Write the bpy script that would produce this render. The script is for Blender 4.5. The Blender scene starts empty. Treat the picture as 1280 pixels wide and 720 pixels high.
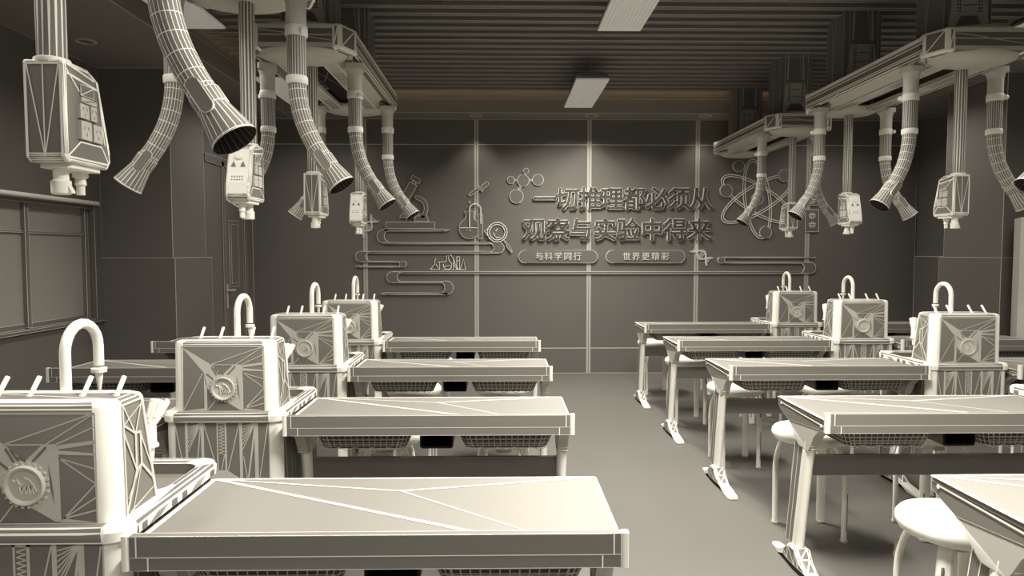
import bpy, bmesh, math, random
from mathutils import Vector, Matrix, geometry
PI = math.pi
C = bpy.context.scene.collection
sc = bpy.context.scene

# ------------------------------------------------------------------ camera
CAMZ, PITCH, YAW = 1.456, math.radians(2.95), math.radians(0.97)
cd = bpy.data.cameras.new('camera'); cam = bpy.data.objects.new('camera', cd); C.objects.link(cam)
cd.lens = 24; cd.sensor_width = 36; cd.clip_start = 0.05
cam.location = (0, 0, CAMZ); cam.rotation_euler = (PI/2 - PITCH, 0, -YAW)
sc.camera = cam
sc.view_settings.view_transform = 'Standard'; sc.view_settings.look = 'None'
sc.view_settings.gamma = 1; sc.view_settings.use_curve_mapping = False
sc.view_settings.exposure = 0.0
# ------------------------------------------------------------------ light
world = bpy.data.worlds.new('world'); sc.world = world; world.use_nodes = True
world.node_tree.nodes['Background'].inputs[0].default_value = (1.0, .97, .9, 1)
world.node_tree.nodes['Background'].inputs[1].default_value = 0.44
def area(name, loc, sx, sy, power, rot=(0, 0, 0), col=(1, .965, .89), spread=180):
    l = bpy.data.lights.new(name, 'AREA'); l.shape = 'RECTANGLE'; l.size = sx; l.size_y = sy
    l.energy = power; l.color = col; l.spread = math.radians(spread)
    o = bpy.data.objects.new(name, l); C.objects.link(o); o.location = loc; o.rotation_euler = rot
    return o
LUM_X = (-2.085, .845, 3.775); LUM_Y = (-3.38, -.81, 1.76, 4.33, 6.9)
LUM_POWER = {-3.38: 22, -.81: 55, 1.76: 142, 4.33: 92, 6.9: 70}

# ------------------------------------------------------------------ materials
def mat(name, base, wire=None, rough=.55, spec=.25, emit=None):
    m = bpy.data.materials.new(name); m.use_nodes = True
    nt = m.node_tree; b = nt.nodes['Principled BSDF']
    b.inputs['Base Color'].default_value = (*base, 1); b.inputs['Roughness'].default_value = rough
    b.inputs['Specular IOR Level'].default_value = spec
    if emit:
        b.inputs['Emission Color'].default_value = (*emit[:3], 1); b.inputs['Emission Strength'].default_value = emit[3]
    if wire:
        at = nt.nodes.new('ShaderNodeAttribute'); at.attribute_name = 'edge_gap'
        sx = nt.nodes.new('ShaderNodeSeparateXYZ'); nt.links.new(at.outputs['Vector'], sx.inputs[0])
        m1 = nt.nodes.new('ShaderNodeMath'); m1.operation = 'MINIMUM'
        m2 = nt.nodes.new('ShaderNodeMath'); m2.operation = 'MINIMUM'
        lt = nt.nodes.new('ShaderNodeMath'); lt.operation = 'LESS_THAN'; lt.inputs[1].default_value = 0.44
        nt.links.new(sx.outputs[0], m1.inputs[0]); nt.links.new(sx.outputs[1], m1.inputs[1])
        nt.links.new(m1.outputs[0], m2.inputs[0]); nt.links.new(sx.outputs[2], m2.inputs[1])
        nt.links.new(m2.outputs[0], lt.inputs[0])
        mx = nt.nodes.new('ShaderNodeMix'); mx.data_type = 'RGBA'
        nt.links.new(lt.outputs[0], mx.inputs['Factor'])
        mx.inputs['A'].default_value = (*base, 1); mx.inputs['B'].default_value = (*wire, 1)
        nt.links.new(mx.outputs['Result'], b.inputs['Base Color'])
    return m
CLAYC = (.185, .172, .150); CREAMC = (.86, .83, .75)
CLAY = mat('lined_clay', CLAYC, CREAMC)
CREAM = mat('cream_lacquer', CREAMC)
PALE = mat('pale_clay', (.46, .44, .39))
WALL = mat('wall_clay', (.15, .14, .122), (.80, .77, .69), rough=.7)
FLOOR = mat('floor_clay', (.135, .128, .112), (.5, .48, .42), rough=.6)
CEIL = mat('ceiling_clay', (.24, .222, .195), (.6, .57, .5), rough=.8)
SLAT = mat('slat_clay', (.20, .186, .165), (.6, .56, .5), rough=.6)
DARK = mat('void_shade', (.012, .011, .010), (.09, .085, .075), rough=.8)  # near-black that carries the shade of hollows in its colour
MESHM = mat('basket_grid', (.06, .055, .048), (.60, .57, .5))
SOFT = mat('soft_lined', (.165, .153, .133), (.40, .38, .34))
GLASS = mat('frosted_pane', (.34, .32, .28), (.6, .57, .5), rough=.35)
MOUTH_SHADE = mat('nozzle_shade', (.035, .032, .028), (.22, .21, .18))  # dark tone holding the shade inside the hose mouth
TOPM = mat('tabletop_clay', (.225, .212, .187), CREAMC)
LAMP = mat('lamp_diffuser', (.5, .48, .43), (.35, .33, .3), emit=(1, .95, .85, .16))
WARM = mat('warm_strip', (.8, .6, .4), emit=(1, .62, .3, 2.2))

# ------------------------------------------------------------------ mesh builder
class MB:
    """faces: (indices, mode, material); mode 0 = outline edges drawn, 1 = every triangle drawn, 2 = none"""
    def __init__(s): s.v = []; s.f = []; s.M = None
    def add(s, p):
        s.v.append(Vector(p)); return len(s.v) - 1
    def face(s, pts, mode=0, mi=0):
        s.f.append(([s.add(p) for p in pts], mode, mi))
    def box(s, x0, x1, y0, y1, z0, z1, mode=0, mi=0, skip=''):
        i = [s.add(p) for p in ((x0,y0,z0),(x1,y0,z0),(x1,y1,z0),(x0,y1,z0),(x0,y0,z1),(x1,y0,z1),(x1,y1,z1),(x0,y1,z1))]
        F = {'b': (3,2,1,0), 't': (4,5,6,7), 'f': (0,1,5,4), 'k': (2,3,7,6), 'l': (3,0,4,7), 'r': (1,2,6,5)}
        for k, q in F.items():
            if k not in skip: s.f.append(([i[a] for a in q], mode, mi))
    def loft(s, rings, mode=0, mi=0, cap0=True, cap1=True, capmode=0, closed=True, corner=0, cmi=0):
        R = [[s.add(p) for p in r] for r in rings]; n = len(R[0])
        for a, b in zip(R, R[1:]):
            for k in range(n if closed else n - 1):
                k2 = (k + 1) % n
                if corner and k % (corner+1) != corner: s.f.append(([a[k], a[k2], b[k2], b[k]], 2, cmi))
                else: s.f.append(([a[k], a[k2], b[k2], b[k]], mode, mi))
        if cap0: s.f.append((R[0][::-1], capmode, mi))
        if cap1: s.f.append((R[-1][:], capmode, mi))
        return s
    def prism(s, poly, axis, a, b, mode=0, mi=0, capmode=0):
        def P(q, t):
            return {'x': (t, q[0], q[1]), 'y': (q[0], t, q[1]), 'z': (q[0], q[1], t)}[axis]
        return s.loft([[P(q, a) for q in poly], [P(q, b) for q in poly]], mode, mi, capmode=capmode)
    def tube(s, pts, rad, n=12, mode=0, mi=0, caps=True, flat=1.0, up=None, every=0):
        pts = [Vector(p) for p in pts]
        if not isinstance(rad, (list, tuple)): rad = [rad]*len(pts)
        rings = []; prev = None
        for i, p in enumerate(pts):
            t = (pts[min(i+1, len(pts)-1)] - pts[max(i-1, 0)])
            if t.length < 1e-9: t = prevt.copy()
            t.normalize(); prevt = t
            if prev is None:
                u = Vector(up) if up else (Vector((0, 1, 0)) if abs(t.y) < .9 else Vector((1, 0, 0)))
            else: u = prev
            u = (u - t*u.dot(t)).normalized(); w = t.cross(u); prev = u
            rings.append([p + (u*math.cos(2*PI*k/n) + w*math.sin(2*PI*k/n)*flat)*rad[i] for k in range(n)])
        if every:
            for i in range(len(rings)-1): s.loft(rings[i:i+2], 4 if i % every == 0 else (5 if i % every == every-1 else 3), mi, False, False)
            return s
        return s.loft(rings, mode, mi, caps, caps, capmode=2)
    def lathe(s, prof, n=24, c=(0, 0, 0), mode=0, mi=0, cap0=True, cap1=True, sx=1, sy=1, capmode=0):
        return s.loft([[(c[0]+r*sx*math.cos(2*PI*k/n), c[1]+r*sy*math.sin(2*PI*k/n), c[2]+z) for k in range(n)] for r, z in prof],
                      mode, mi, cap0, cap1, capmode=capmode)
    def frombm(s, bm, mode=0, mi=0):
        off = len(s.v); bm.verts.index_update()
        for v in bm.verts: s.v.append(v.co.copy())
        for f in bm.faces: s.f.append(([off + v.index for v in f.verts], mode, mi))
        bm.free(); return s
    def seg(s, p, q, w, nrm, off=.0012, mi=1):
        """a thin flat strip laid on a face"""
        p, q, nrm = Vector(p), Vector(q), Vector(nrm).normalized()
        d = (q - p).normalized(); sd = d.cross(nrm)*w/2; o = nrm*off
        s.face([p - sd + o, q - sd + o, q + sd + o, p + sd + o], 2, mi)
    def patch(s, pts, nrm, off=.0009, mi=1):
        o = Vector(nrm).normalized()*off
        s.face([Vector(p) + o for p in pts], 2, mi)
    def build(s, name, mats, parent=None, w=.004, smooth=35, loc=None, rotz=None, vis=True):
        if not isinstance(mats, (list, tuple)): mats = [mats]
        vs = s.v; tris = []; gaps = []; mis = []
        for idx, mode, mi in s.f:
            n = len(idx)
            if n == 3: T = [(0, 1, 2)]
            elif n == 4:
                T = [(0, 1, 2), (0, 2, 3)]
            else:
                co = [vs[i] for i in idx]
                T = [tuple(t) for t in geometry.tessellate_polygon([co])]
                nf = Vector((0, 0, 0))
                for k in range(n): nf += co[k].cross(co[(k+1) % n])
                T = [t if (co[t[1]]-co[t[0]]).cross(co[t[2]]-co[t[0]]).dot(nf) >= 0 else (t[0], t[2], t[1]) for t in T]
            for t in T:
                P = [vs[idx[k]] for k in t]
                ar = (P[1]-P[0]).cross(P[2]-P[0]).length
                if ar < 1e-12: continue
                g = [[10., 10., 10.] for _ in range(3)]
                for j in range(3):
                    a, b = t[(j+1) % 3], t[(j+2) % 3]
                    real = mode == 1 or (mode != 2 and (abs(a-b) == 1 or abs(a-b) == n-1))
                    if mode == 3 and real: real = {a, b} in ({1, 2}, {0, 3})
                    if mode == 4 and real: real = {a, b} != {2, 3}
                    if mode == 5 and real: real = {a, b} != {0, 1}
                    if real:
                        h = ar/(P[(j+1) % 3]-P[(j+2) % 3]).length/w
                        for k in range(3): g[k][j] = h if k == j else 0.
                tris.append([idx[k] for k in t]); gaps += g; mis.append(mi)
        me = bpy.data.meshes.new(name); me.from_pydata([tuple(v) for v in vs], [], tris)
        at = me.attributes.new('edge_gap', 'FLOAT_VECTOR', 'CORNER')
        at.data.foreach_set('vector', [c for g in gaps for c in g])
        me.polygons.foreach_set('material_index', mis)
        for m in mats: me.materials.append(m)
        if smooth:
            me.polygons.foreach_set('use_smooth', [True]*len(tris))
            me.set_sharp_from_angle(angle=math.radians(smooth))
        me.update()
        o = bpy.data.objects.new(name, me); C.objects.link(o)
        if parent: o.parent = parent
        if loc: o.location = loc
        if rotz: o.rotation_euler[2] = rotz
        return o
def thing(name, label, cat, loc=(0, 0, 0), rotz=0, group=None):
    o = bpy.data.objects.new(name, None); C.objects.link(o); o.empty_display_size = .1
    o.location = loc; o.rotation_euler = (0, 0, rotz); tag(o, label, cat, group); return o
def tag(o, label, cat, group=None):
    o['label'] = label; o['category'] = cat
    if group: o['group'] = group
    return o
def struct(o): o['kind'] = 'structure'; return o
def copy_tree(o, loc, rotz=0, label=None, group=None):
    def rec(a, par):
        c = a.copy(); C.objects.link(c); c.parent = par
        if par is None: pass
        for ch in kids.get(a, []): rec(ch, c)
        return c
    kids = {}
    for a in bpy.data.objects:
        if a.parent: kids.setdefault(a.parent, []).append(a)
    r = rec(o, None); r.location = loc; r.rotation_euler = (0, 0, rotz)
    if label: r['label'] = label
    if group: r['group'] = group
    return r
def rrect(x0, x1, y0, y1, r, n=5):
    out = []
    for cx, cy, a0 in ((x1-r, y0+r, -90), (x1-r, y1-r, 0), (x0+r, y1-r, 90), (x0+r, y0+r, 180)):
        for k in range(n+1):
            a = math.radians(a0 + 90*k/n); out.append((cx+r*math.cos(a), cy+r*math.sin(a)))
    return out
def bez(p, n=10):
    """Catmull-Rom through points"""
    p = [Vector(q) for q in p]; out = []
    for i in range(len(p)-1):
        a, b, c, d = p[max(i-1, 0)], p[i], p[i+1], p[min(i+2, len(p)-1)]
        for k in range(n):
            t = k/n
            out.append(.5*((2*b) + (c-a)*t + (2*a-5*b+4*c-d)*t*t + (3*b-a-3*c+d)*t**3))
    out.append(p[-1]); return out

# camera ray helper: where a sight line through (px, py) of the 1280x720 frame meets the back wall plane
def on_plane_y(px, py, Y):
    f = 1280*24/36
    fw = Vector((math.sin(YAW)*math.cos(PITCH), math.cos(YAW)*math.cos(PITCH), -math.sin(PITCH)))
    rt = Vector((math.cos(YAW), -math.sin(YAW), 0)); up = rt.cross(fw)
    d = fw*f + rt*(px-640) - up*(py-360)
    t = Y/d.y
    return (d.x*t, CAMZ + d.z*t)

# ================================================================== STRUCTURE
XL, XR, YB, ZS, ZT = -3.46, 5.04, 8.2, 3.04, 3.27
YF = -4.2
b = MB(); b.box(XL-.1, XR+.1, YF, YB+.1, -.1, 0); struct(b.build('floor', FLOOR, w=.004))
# back wall made of panels with narrow joints
b = MB(); b.box(XL-.1, XR+.1, YB+.03, YB+.15, 0, 3.6, mode=2)
xs = [-2.95, -1.612, -.285, 1.062, 2.36, 3.70, XR]
zs = [0, .305, 2.742, ZS]
for i in range(len(xs)-1):
    for j in range(len(zs)-1):
        b.box(xs[i] + (0 if i == 0 else .018), xs[i+1] - .018, YB, YB+.04, zs[j], zs[j+1], skip='k')
struct(b.build('wall_back', WALL, w=.0075, smooth=0))
b = MB()
for x in xs[1:-1]:
    b.box(x-.026, x+.026, YB-.006, YB+.02, 0, ZS, skip='k')
    b.box(x-.003, x+.003, YB-.0065, YB+.02, 0, ZS, mode=2, mi=1, skip='k')
struct(b.build('trim_1', [PALE, WALL], w=.006, smooth=0))
# left wall with window opening
WZ0, WZ1, WY1 = .93, 1.86, 5.90
b = MB()
b.box(XL-.12, XL, YF, 6.0, 0, WZ0-.04); b.box(XL-.12, XL, YF, 6.0, WZ1, ZS); b.box(XL-.12, XL, WY1, 6.0, WZ0-.04, WZ1)
b.box(XL-.12, XL, YF, -2.2, WZ0-.04, WZ1)
struct(b.build('wall_left', WALL, w=.004, smooth=0))
# pilaster on the left with thicker wainscot
b = MB(); b.box(XL-.12, -2.85, 6.0, 6.66, 1.41, ZS, skip='b')
b.box(XL-.12, -2.822, 5.975, 6.73, 0, 1.414, skip='b')
struct(b.build('wall_left_pier', WALL, w=.0055, smooth=0))
b = MB(); b.box(XL-.12, -2.95, 6.5, 7.34, 0, ZS, skip='f'); b.box(-3.07, -2.95, 7.34, 7.93, 2.41, ZS); b.box(-3.07, -2.95, 7.93, YB+.1, 0, ZS)
struct(b.build('wall_left_rear', WALL, w=.004, smooth=0))
# right wall, pier
b = MB(); b.box(XR, XR+.12, YF, YB+.1, 1.414, ZS); b.box(XR-.02, XR+.12, YF, YB, 0, 1.414)
struct(b.build('wall_right', WALL, w=.006, smooth=0))
b = MB(); b.box(4.455, XR+.1, 6.0, 6.80, 1.41, ZS, skip='b'); b.box(4.43, XR+.1, 5.97, 6.83, 0, 1.414, skip='b')
struct(b.build('wall_right_pier', WALL, w=.0055, smooth=0))
# ceiling: soffit ring, fascia, dark plenum
SX0, SX1, SY1 = -2.45, 4.02, 7.83
b = MB()
b.box(XL-.12, SX0, YF, YB+.1, ZS, 3.20); b.box(SX1, XR+.12, YF, YB+.1, ZS, 3.20); b.box(SX0, SX1, SY1, YB+.1, ZS, 3.20, skip='lr')
struct(b.build('ceiling', CEIL, w=.008, smooth=0))
b = MB()
b.box(SX0-.04, SX0-.01, YF, SY1+.04, 3.12, 3.7); b.box(SX1+.01, SX1+.04, YF, SY1+.04, 3.12, 3.7); b.box(SX0-.04, SX1+.04, SY1+.01, SY1+.04, 3.12, 3.7)
struct(b.build('trim_2', CEIL, w=.005, smooth=0))
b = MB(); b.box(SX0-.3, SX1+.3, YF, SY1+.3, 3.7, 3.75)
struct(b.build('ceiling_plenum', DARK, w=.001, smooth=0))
b = MB(); b.box(SX0-.34, SX0-.3, YF, SY1+.3, 3.19, 3.72); b.box(SX1+.3, SX1+.34, YF, SY1+.3, 3.19, 3.72); b.box(SX0-.34, SX1+.34, SY1+.3, SY1+.34, 3.19, 3.72)
struct(b.build('trim_3', SLAT, w=.004, smooth=0))
# slats across the recessed ceiling
b = MB(); y = YF + .1
PITCHS = .161; y0s = 4.99 - PITCHS*56
k = 0
while y0s + k*PITCHS < SY1 - .05:
    yy = y0s + k*PITCHS; k += 1
    if yy < YF: continue
    b.box(SX0-.005, SX1+.005, yy-.03, yy+.03, ZT, ZT+.055)
struct(b.build('ceiling_slats', SLAT, w=.006, smooth=0))
# warm cove strips hidden above the fascia
for nm, (x0, x1, ya, yb) in {'trim_4': (SX0+.1, SX1-.1, SY1-.06, SY1-.03), 'trim_5': (SX0+.01, SX0+.04, 3.4, SY1-.1)}.items():
    b = MB(); b.box(x0, x1, ya, yb, ZT+.075, ZT+.09, mode=2); struct(b.build(nm, WARM, smooth=0))
# window on the left wall
b = MB()
b.box(XL-.10, XL-.07, -2.2, WY1, WZ0-.04, WZ0+.0); b.box(XL-.10, XL-.03, -2.2, WY1, WZ1-.03, WZ1)
for y in (-1.9, -.7, .5, 1.7, 2.9, 4.1, 5.13, WY1-.04):
    b.box(XL-.10, XL-.045, y-.020, y+.020, WZ0-.03, WZ1-.02)
    b.box(XL-.09, XL-.065, y+.020, y+.045, WZ0-.03, WZ1-.02)
b.box(XL-.09, XL-.06, -2.2, WY1, 1.605, 1.62)
win = struct(b.build('window_1', CLAY, w=.0055, smooth=0))
b = MB(); b.box(XL-.085, XL-.078, -2.2, WY1, WZ0-.04, WZ1); b.build('pane', GLASS, win, w=.002, smooth=0)
b = MB(); b.box(XL-.02, XL+.03, -2.2, WY1+.11, WZ0-.06, WZ0-.035); struct(b.build('window_1_sill', WALL, w=.006, smooth=0))
b = MB(); b.tube([(XL+.02, -2.2, 1.875), (XL+.02, 5.92, 1.875)], .018, 10); struct(b.build('trim_6', CREAM, w=.003))
# door in the rear left wall
b = MB()
b.box(-2.99, -2.955, 7.36, 7.91, 0.01, 2.36)
b.box(-2.957, -2.95, 7.50, 7.77, 1.08, 1.81); b.box(-2.953, -2.944, 7.54, 7.73, 1.12, 1.77)
door = struct(b.build('door_1', WALL, w=.006, smooth=0))
b = MB(); b.box(-2.955, -2.94, 7.385, 7.42, .86, 1.12); b.tube([(-2.94, 7.40, 1.05), (-2.90, 7.40, 1.05), (-2.90, 7.5, 1.05)], .012, 8)
b.build('door_handle', PALE, door, w=.003)
b = MB()
for y0, y1 in ((7.30, 7.36), (7.91, 7.97)): b.box(-2.96, -2.935, y0, y1, 0, 2.42)
b.box(-2.96, -2.935, 6.9, 7.97, 2.37, 2.45)
struct(b.build('door_1_frame', WALL, w=.005, smooth=0))

# downlights in the soffit
b = MB(); b.lathe([(.05, 3.045), (.055, 3.03), (.07, 3.028), (.072, 3.04)], 24, mode=2, mi=1, cap0=False, cap1=False)
b.lathe([(.05, 3.036), (.049, 3.037)], 24, mode=2, cap0=True, cap1=False)
t0 = b.build('downlight', [SOFT, PALE], w=.003)
DL = [(-.28, 7.95, 'first of the soffit downlights left of the centre seam'), (1.05, 7.95, 'soffit downlight above the centre seam of the slogan wall'),
      (2.37, 7.95, 'soffit downlight right of the centre seam'), (-1.61, 7.95, 'soffit downlight behind the left ceiling pod'),
      (3.7, 7.95, 'soffit downlight behind the right ceiling pods'), (-3.1, 5.25, 'round downlight in the left side soffit near the window')]
for i, (x, y, l) in enumerate(DL):
    o = t0 if i == 0 else t0.copy()
    if i: C.objects.link(o)
    o.location = (x, y, 0); tag(o, 'small round ' + l, 'downlight', 'soffit downlights')
    if y > 7:
        s = bpy.data.lights.new('downlight_beam', 'SPOT'); s.energy = 13 if i < 3 else 2.5; s.spot_size = math.radians(95); s.spot_blend = .7
        s.color = (1, .93, .82); s.shadow_soft_size = .04
        so = bpy.data.objects.new('downlight_beam', s); C.objects.link(so); so.location = (x, y, 3.02)

# pendant luminaires with area lamps
def pendant():
    t = thing('pendant_light', '', 'ceiling light')
    b = MB()
    b.loft([[(x, y, 3.045) for x, y in ((-.155, -.6), (.155, -.6), (.155, .6), (-.155, .6))],
            [(x, y, 3.06) for x, y in ((-.155, -.6), (.155, -.6), (.155, .6), (-.155, .6))],
            [(x, y, 3.11) for x, y in ((-.10, -.58), (.10, -.58), (.10, .58), (-.10, .58))]])
    b.build('housing', SOFT, t, w=.004, smooth=0)
    b = MB()
    nx, ny = 12, 34
    for i in range(nx):
        x0 = -.152 + .304*i/nx
        b.box(x0+.002, x0+.304/nx-.002, -.598, .598, 3.03, 3.045, skip='t', mode=0)
    b.build('diffuser', LAMP, t, w=.0015, smooth=0)
    b = MB()
    for yy in (-.45, .45): b.tube([(0, yy, 3.10), (0, yy, 3.55)], .003, 6, mode=2)
    b.build('suspension_wire', PALE, t)
    return t
P0 = pendant(); first = True
for iy, y in enumerate(LUM_Y):
    for ix, x in enumerate(LUM_X):
        lab = 'long grey pendant ceiling light, %s of three across, %s row' % (('left', 'middle', 'right')[ix],
            ('furthest back behind the viewer', 'just behind the viewer', 'directly overhead', 'second from the slogan wall', 'nearest the slogan wall')[iy])
        if first: P0.location = (x, y, 0); P0['label'] = lab; P0['group'] = 'pendant ceiling lights'; first = False
        else: copy_tree(P0, (x, y, 0), 0, lab, 'pendant ceiling lights')
        area('pendant_glow', (x, y, 3.024), .28, 1.15, LUM_POWER[y]*(1.05 if ix == 1 else .22), spread=150)
# ================================================================== DESKS
def zpt(n): return n
def desk():
    t = thing('lab_desk', '', 'desk')
    H = .585
    b = MB()
    BL, BR, FR, FL = (-H, .505, .76), (H, .505, .76), (H, .02, .76), (-H, .02, .76)
    Mp, Q1, Q2 = (0.0, .392, .76), (.372, .02, .76), (.454, .02, .76)
    b.face([FL, FR, BR, BL], 0)
    for p, q, w in ((BL, Q1, .013), (BL, Mp, .006), (Mp, Q2, .005), (Mp, BR, .009), (FL, BL, .014), (BL, BR, .010), (BR, FR, .006)):
        b.seg(p, q, w, (0, 0, 1), .0012)
    b.face([BL, (-H, .505, .745), (-H, .02, .745), FL]); b.face([BR, FR, (H, .02, .745), (H, .505, .745)])
    b.face([BR, (H, .505, .745), (-H, .505, .745), BL]); b.face([(-H, .02, .745), (-H, .505, .745), (H, .505, .745), (H, .02, .745)], 2)
    b.build('tabletop', [TOPM, CREAM], t, w=.004, smooth=0)
    b = MB(); b.box(-.578, .578, 0, .022, .743, .794); b.build('front_beam', CLAY, t, w=.0035, smooth=0)
    b = MB(); b.box(-.578, .578, .001, .022, .711, .743); b.build('front_rail', CLAY, t, w=.0028, smooth=0)
    for s in (-1, 1):
        b = MB()
        b.prism(rrect(min(s*.578, s*.596), max(s*.578, s*.596), -.002, .024, .006, 4), 'z', .711, .795)
        for x0, z0, z1 in ((.572, .743, .794), (.545, .711, .742)):
            b.seg((s*(x0-.012), -.0005, z0), (s*(x0-.012), -.0005, z1), .0035, (0, -1, 0), .0006, 0)
        b.build('end_cap', CREAM, t, w=.002)
        b = MB()
        ap = [(.022, .711), (.08, .706), (.39, .675), (.47, .704), (.505, .720), (.505, .7445), (.022, .7445)]
        b.prism(ap, 'x', s*.560, s*.586)
        xo = s*.5865
        b.seg((xo, .03, .732), (xo, .46, .741), .006, (s, 0, 0), .002)
        for yy, zz in ((.06, .728), (.47, .737)):
            b.tube([(xo-s*.003, yy, zz), (xo+s*.003, yy, zz)], .007, 12, mode=2, mi=1)
        b.build('side_apron', [CLAY, CREAM], t, w=.0025, smooth=0)
        # leg with bracket and foot
        lx = s*.562
        b = MB()
        b.tube([(lx, .215, .62), (lx, .24, .5), (lx, .315, .09)], .036, 20, flat=.62, up=(0, 1, 0), caps=True)
        pass
        b.prism([(.235, .63), (.325, .64), (.415, .10), (.335, .10)], 'x', lx-.013, lx+.013, mode=0, mi=1)
        for a0, a1 in ((.243, .343), (.283, .378), (.324, .414)):
            b.seg((lx+s*.0132, a0, .635), (lx+s*.0132, a1, .10), .005, (s, 0, 0), .001, 0)
        b.build('leg', [CREAM, CLAY], t, w=.003)
        lg = bpy.data.objects[-1] if False else C.objects[-1]
        b = MB()
        w = [(.08, .7055), (.395, .6745), (.38, .662), (.30, .605), (.275, .585), (.185, .585), (.165, .61), (.135, .66)]
        b.prism(w, 'x', lx-.022, lx+.022, mode=0)
        xo = lx + s*.0225
        for k in range(14):
            b.seg((xo, .385, .672), (xo, .185 + .1*k/13, .588), .0016, (s, 0, 0), .0006)
        for k in range(7):
            b.seg((lx-.02, .160+.003*k, .60+.011*k), (lx+.02, .160+.003*k, .60+.011*k), .002, (0, -1, .2), .003)
        b.build('bracket', [PALE, CREAM], lg, w=.003, smooth=0)
        b = MB()
        prof = [(-.008, .014, .022), (.02, .02, .032), (.10, .032, .032), (.17, .04, .030), (.235, .07, .034), (.27, .11, .036), (.345, .105, .036), (.40, .065, .032), (.47, .032, .028), (.55, .020, .022), (.575, .012, .012)]
        rings = []
        for yy, top, hw in prof:
            zb = .004 if yy < .16 or yy > .46 else .03
            rings.append([(lx-hw, yy, zb), (lx-hw, yy, max(top-.008, zb+.003)), (lx-hw*.6, yy, max(top, zb+.006)), (lx+hw*.6, yy, max(top, zb+.006)), (lx+hw, yy, max(top-.008, zb+.003)), (lx+hw, yy, zb)])
        b.loft(rings[:4], mode=2, mi=1, capmode=2); b.loft(rings[3:8], mode=1, cap0=False, cap1=False); b.loft(rings[7:], mode=2, mi=1, capmode=2, cap0=False)
        for yy in (.02, .52): b.lathe([(.016, 0), (.016, .012)], 10, (lx, yy, 0), mode=2)
        b.build('foot', [CLAY, CREAM], lg, w=.007)
        C.objects[-1]
    b = MB(); b.box(-.545, .545, .245, .262, .455, .548); b.build('modesty_panel', SOFT, t, w=.0035, smooth=0)
    for c in (-.285, .315):
        b = MB()
        top = rrect(c-.205, c+.205, .08, .44, .05, 4); bot = rrect(c-.175, c+.175, .098, .41, .04, 4)
        N = 4
        rings = []
        for k in range(N+1):
            f = k/N; f2 = f**1.3
            rings.append([(a[0]+(d[0]-a[0])*f2, a[1]+(d[1]-a[1])*f2,     .708-.077*f) for a, d in zip(top, bot)])
        b.loft(rings, cap0=False, cap1=False, mode=0)
        b.face([(p[0], p[1], .631) for p in bot], 0)
        # front lattice
        for k in range(13):
            x = c - .155 + .31*k/12
            b.seg((x, .078, .706), (x*1.0 - (x-c)*.08, .095, .640), .0035, (0, -1, -.3), .004)
        for z in (.692, .676, .660, .646):
            yy = .078 + (.706-z)*.22
            b.seg((c-.165, yy, z), (c+.165, yy, z), .0028, (0, -1, -.3), .004)
        for k in range(5):
            x = c - .14 + .07*k
            b.seg((x-.035, .092, .640), (x, .096, .624), .003, (0, -1, -.3), .004); b.seg((x+.035, .092, .640), (x, .096, .624), .003, (0, -1, -.3), .004)
        b.build('basket', [MESHM, PALE], t, w=.0028)
    b = MB()
    o_ = rrect(-.048, .092, .632, .712, .012, 3); i_ = rrect(-.040, .084, .640, .705, .009, 3)
    b.loft([[(x, .09, z) for x, z in o_], [(x, .40, z) for x, z in o_]], cap0=False, cap1=True, mode=2, mi=1)
    b.loft([[(x, .09, z) for x, z in o_], [(x, .088, z) for x, z in i_], [(x, .37, z) for x, z in i_]], cap0=False, cap1=True, mode=2, mi=0)
    b.build('cable_box', [DARK, SOFT], t)  # inside coloured near-black to paint in the shade of the open box
    return t
ORD = ['nearest the viewer', 'second from the viewer', 'third from the viewer', 'fourth from the viewer', 'fifth and farthest row']
PITCHR = 1.18
def rowY(k): return 1.576 + PITCHR*k
D0 = desk(); first = True
desks = []
for k in range(4): desks.append((-.292, rowY(k), 'white-edged lab desk just left of the aisle, row ' + ORD[k], 'desks left of the aisle'))
for k in range(5): desks.append((1.936, rowY(k), 'white-edged lab desk just right of the aisle, row ' + ORD[k], 'desks right of the aisle'))
for k in (1, 2, 3): desks.append((-2.018, rowY(k), 'lab desk by the window wall on the far left, ' + ['', 'mostly behind the nearest sink', 'behind the big faucet arch', 'rearmost of its column'][k], 'desks by the left wall'))
for k in (2, 3, 4): desks.append((3.652, rowY(k), 'lab desk on the far right behind the sink stations, ' + ['', '', 'nearest of its column', 'middle of its column', 'rearmost of its column'][k], 'desks by the right wall'))
for x, y, l, g in desks:
    if first: D0.location = (x, y, 0); D0['label'] = l; D0['group'] = g; first = False
    else: copy_tree(D0, (x, y, 0), 0, l, g)

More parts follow.
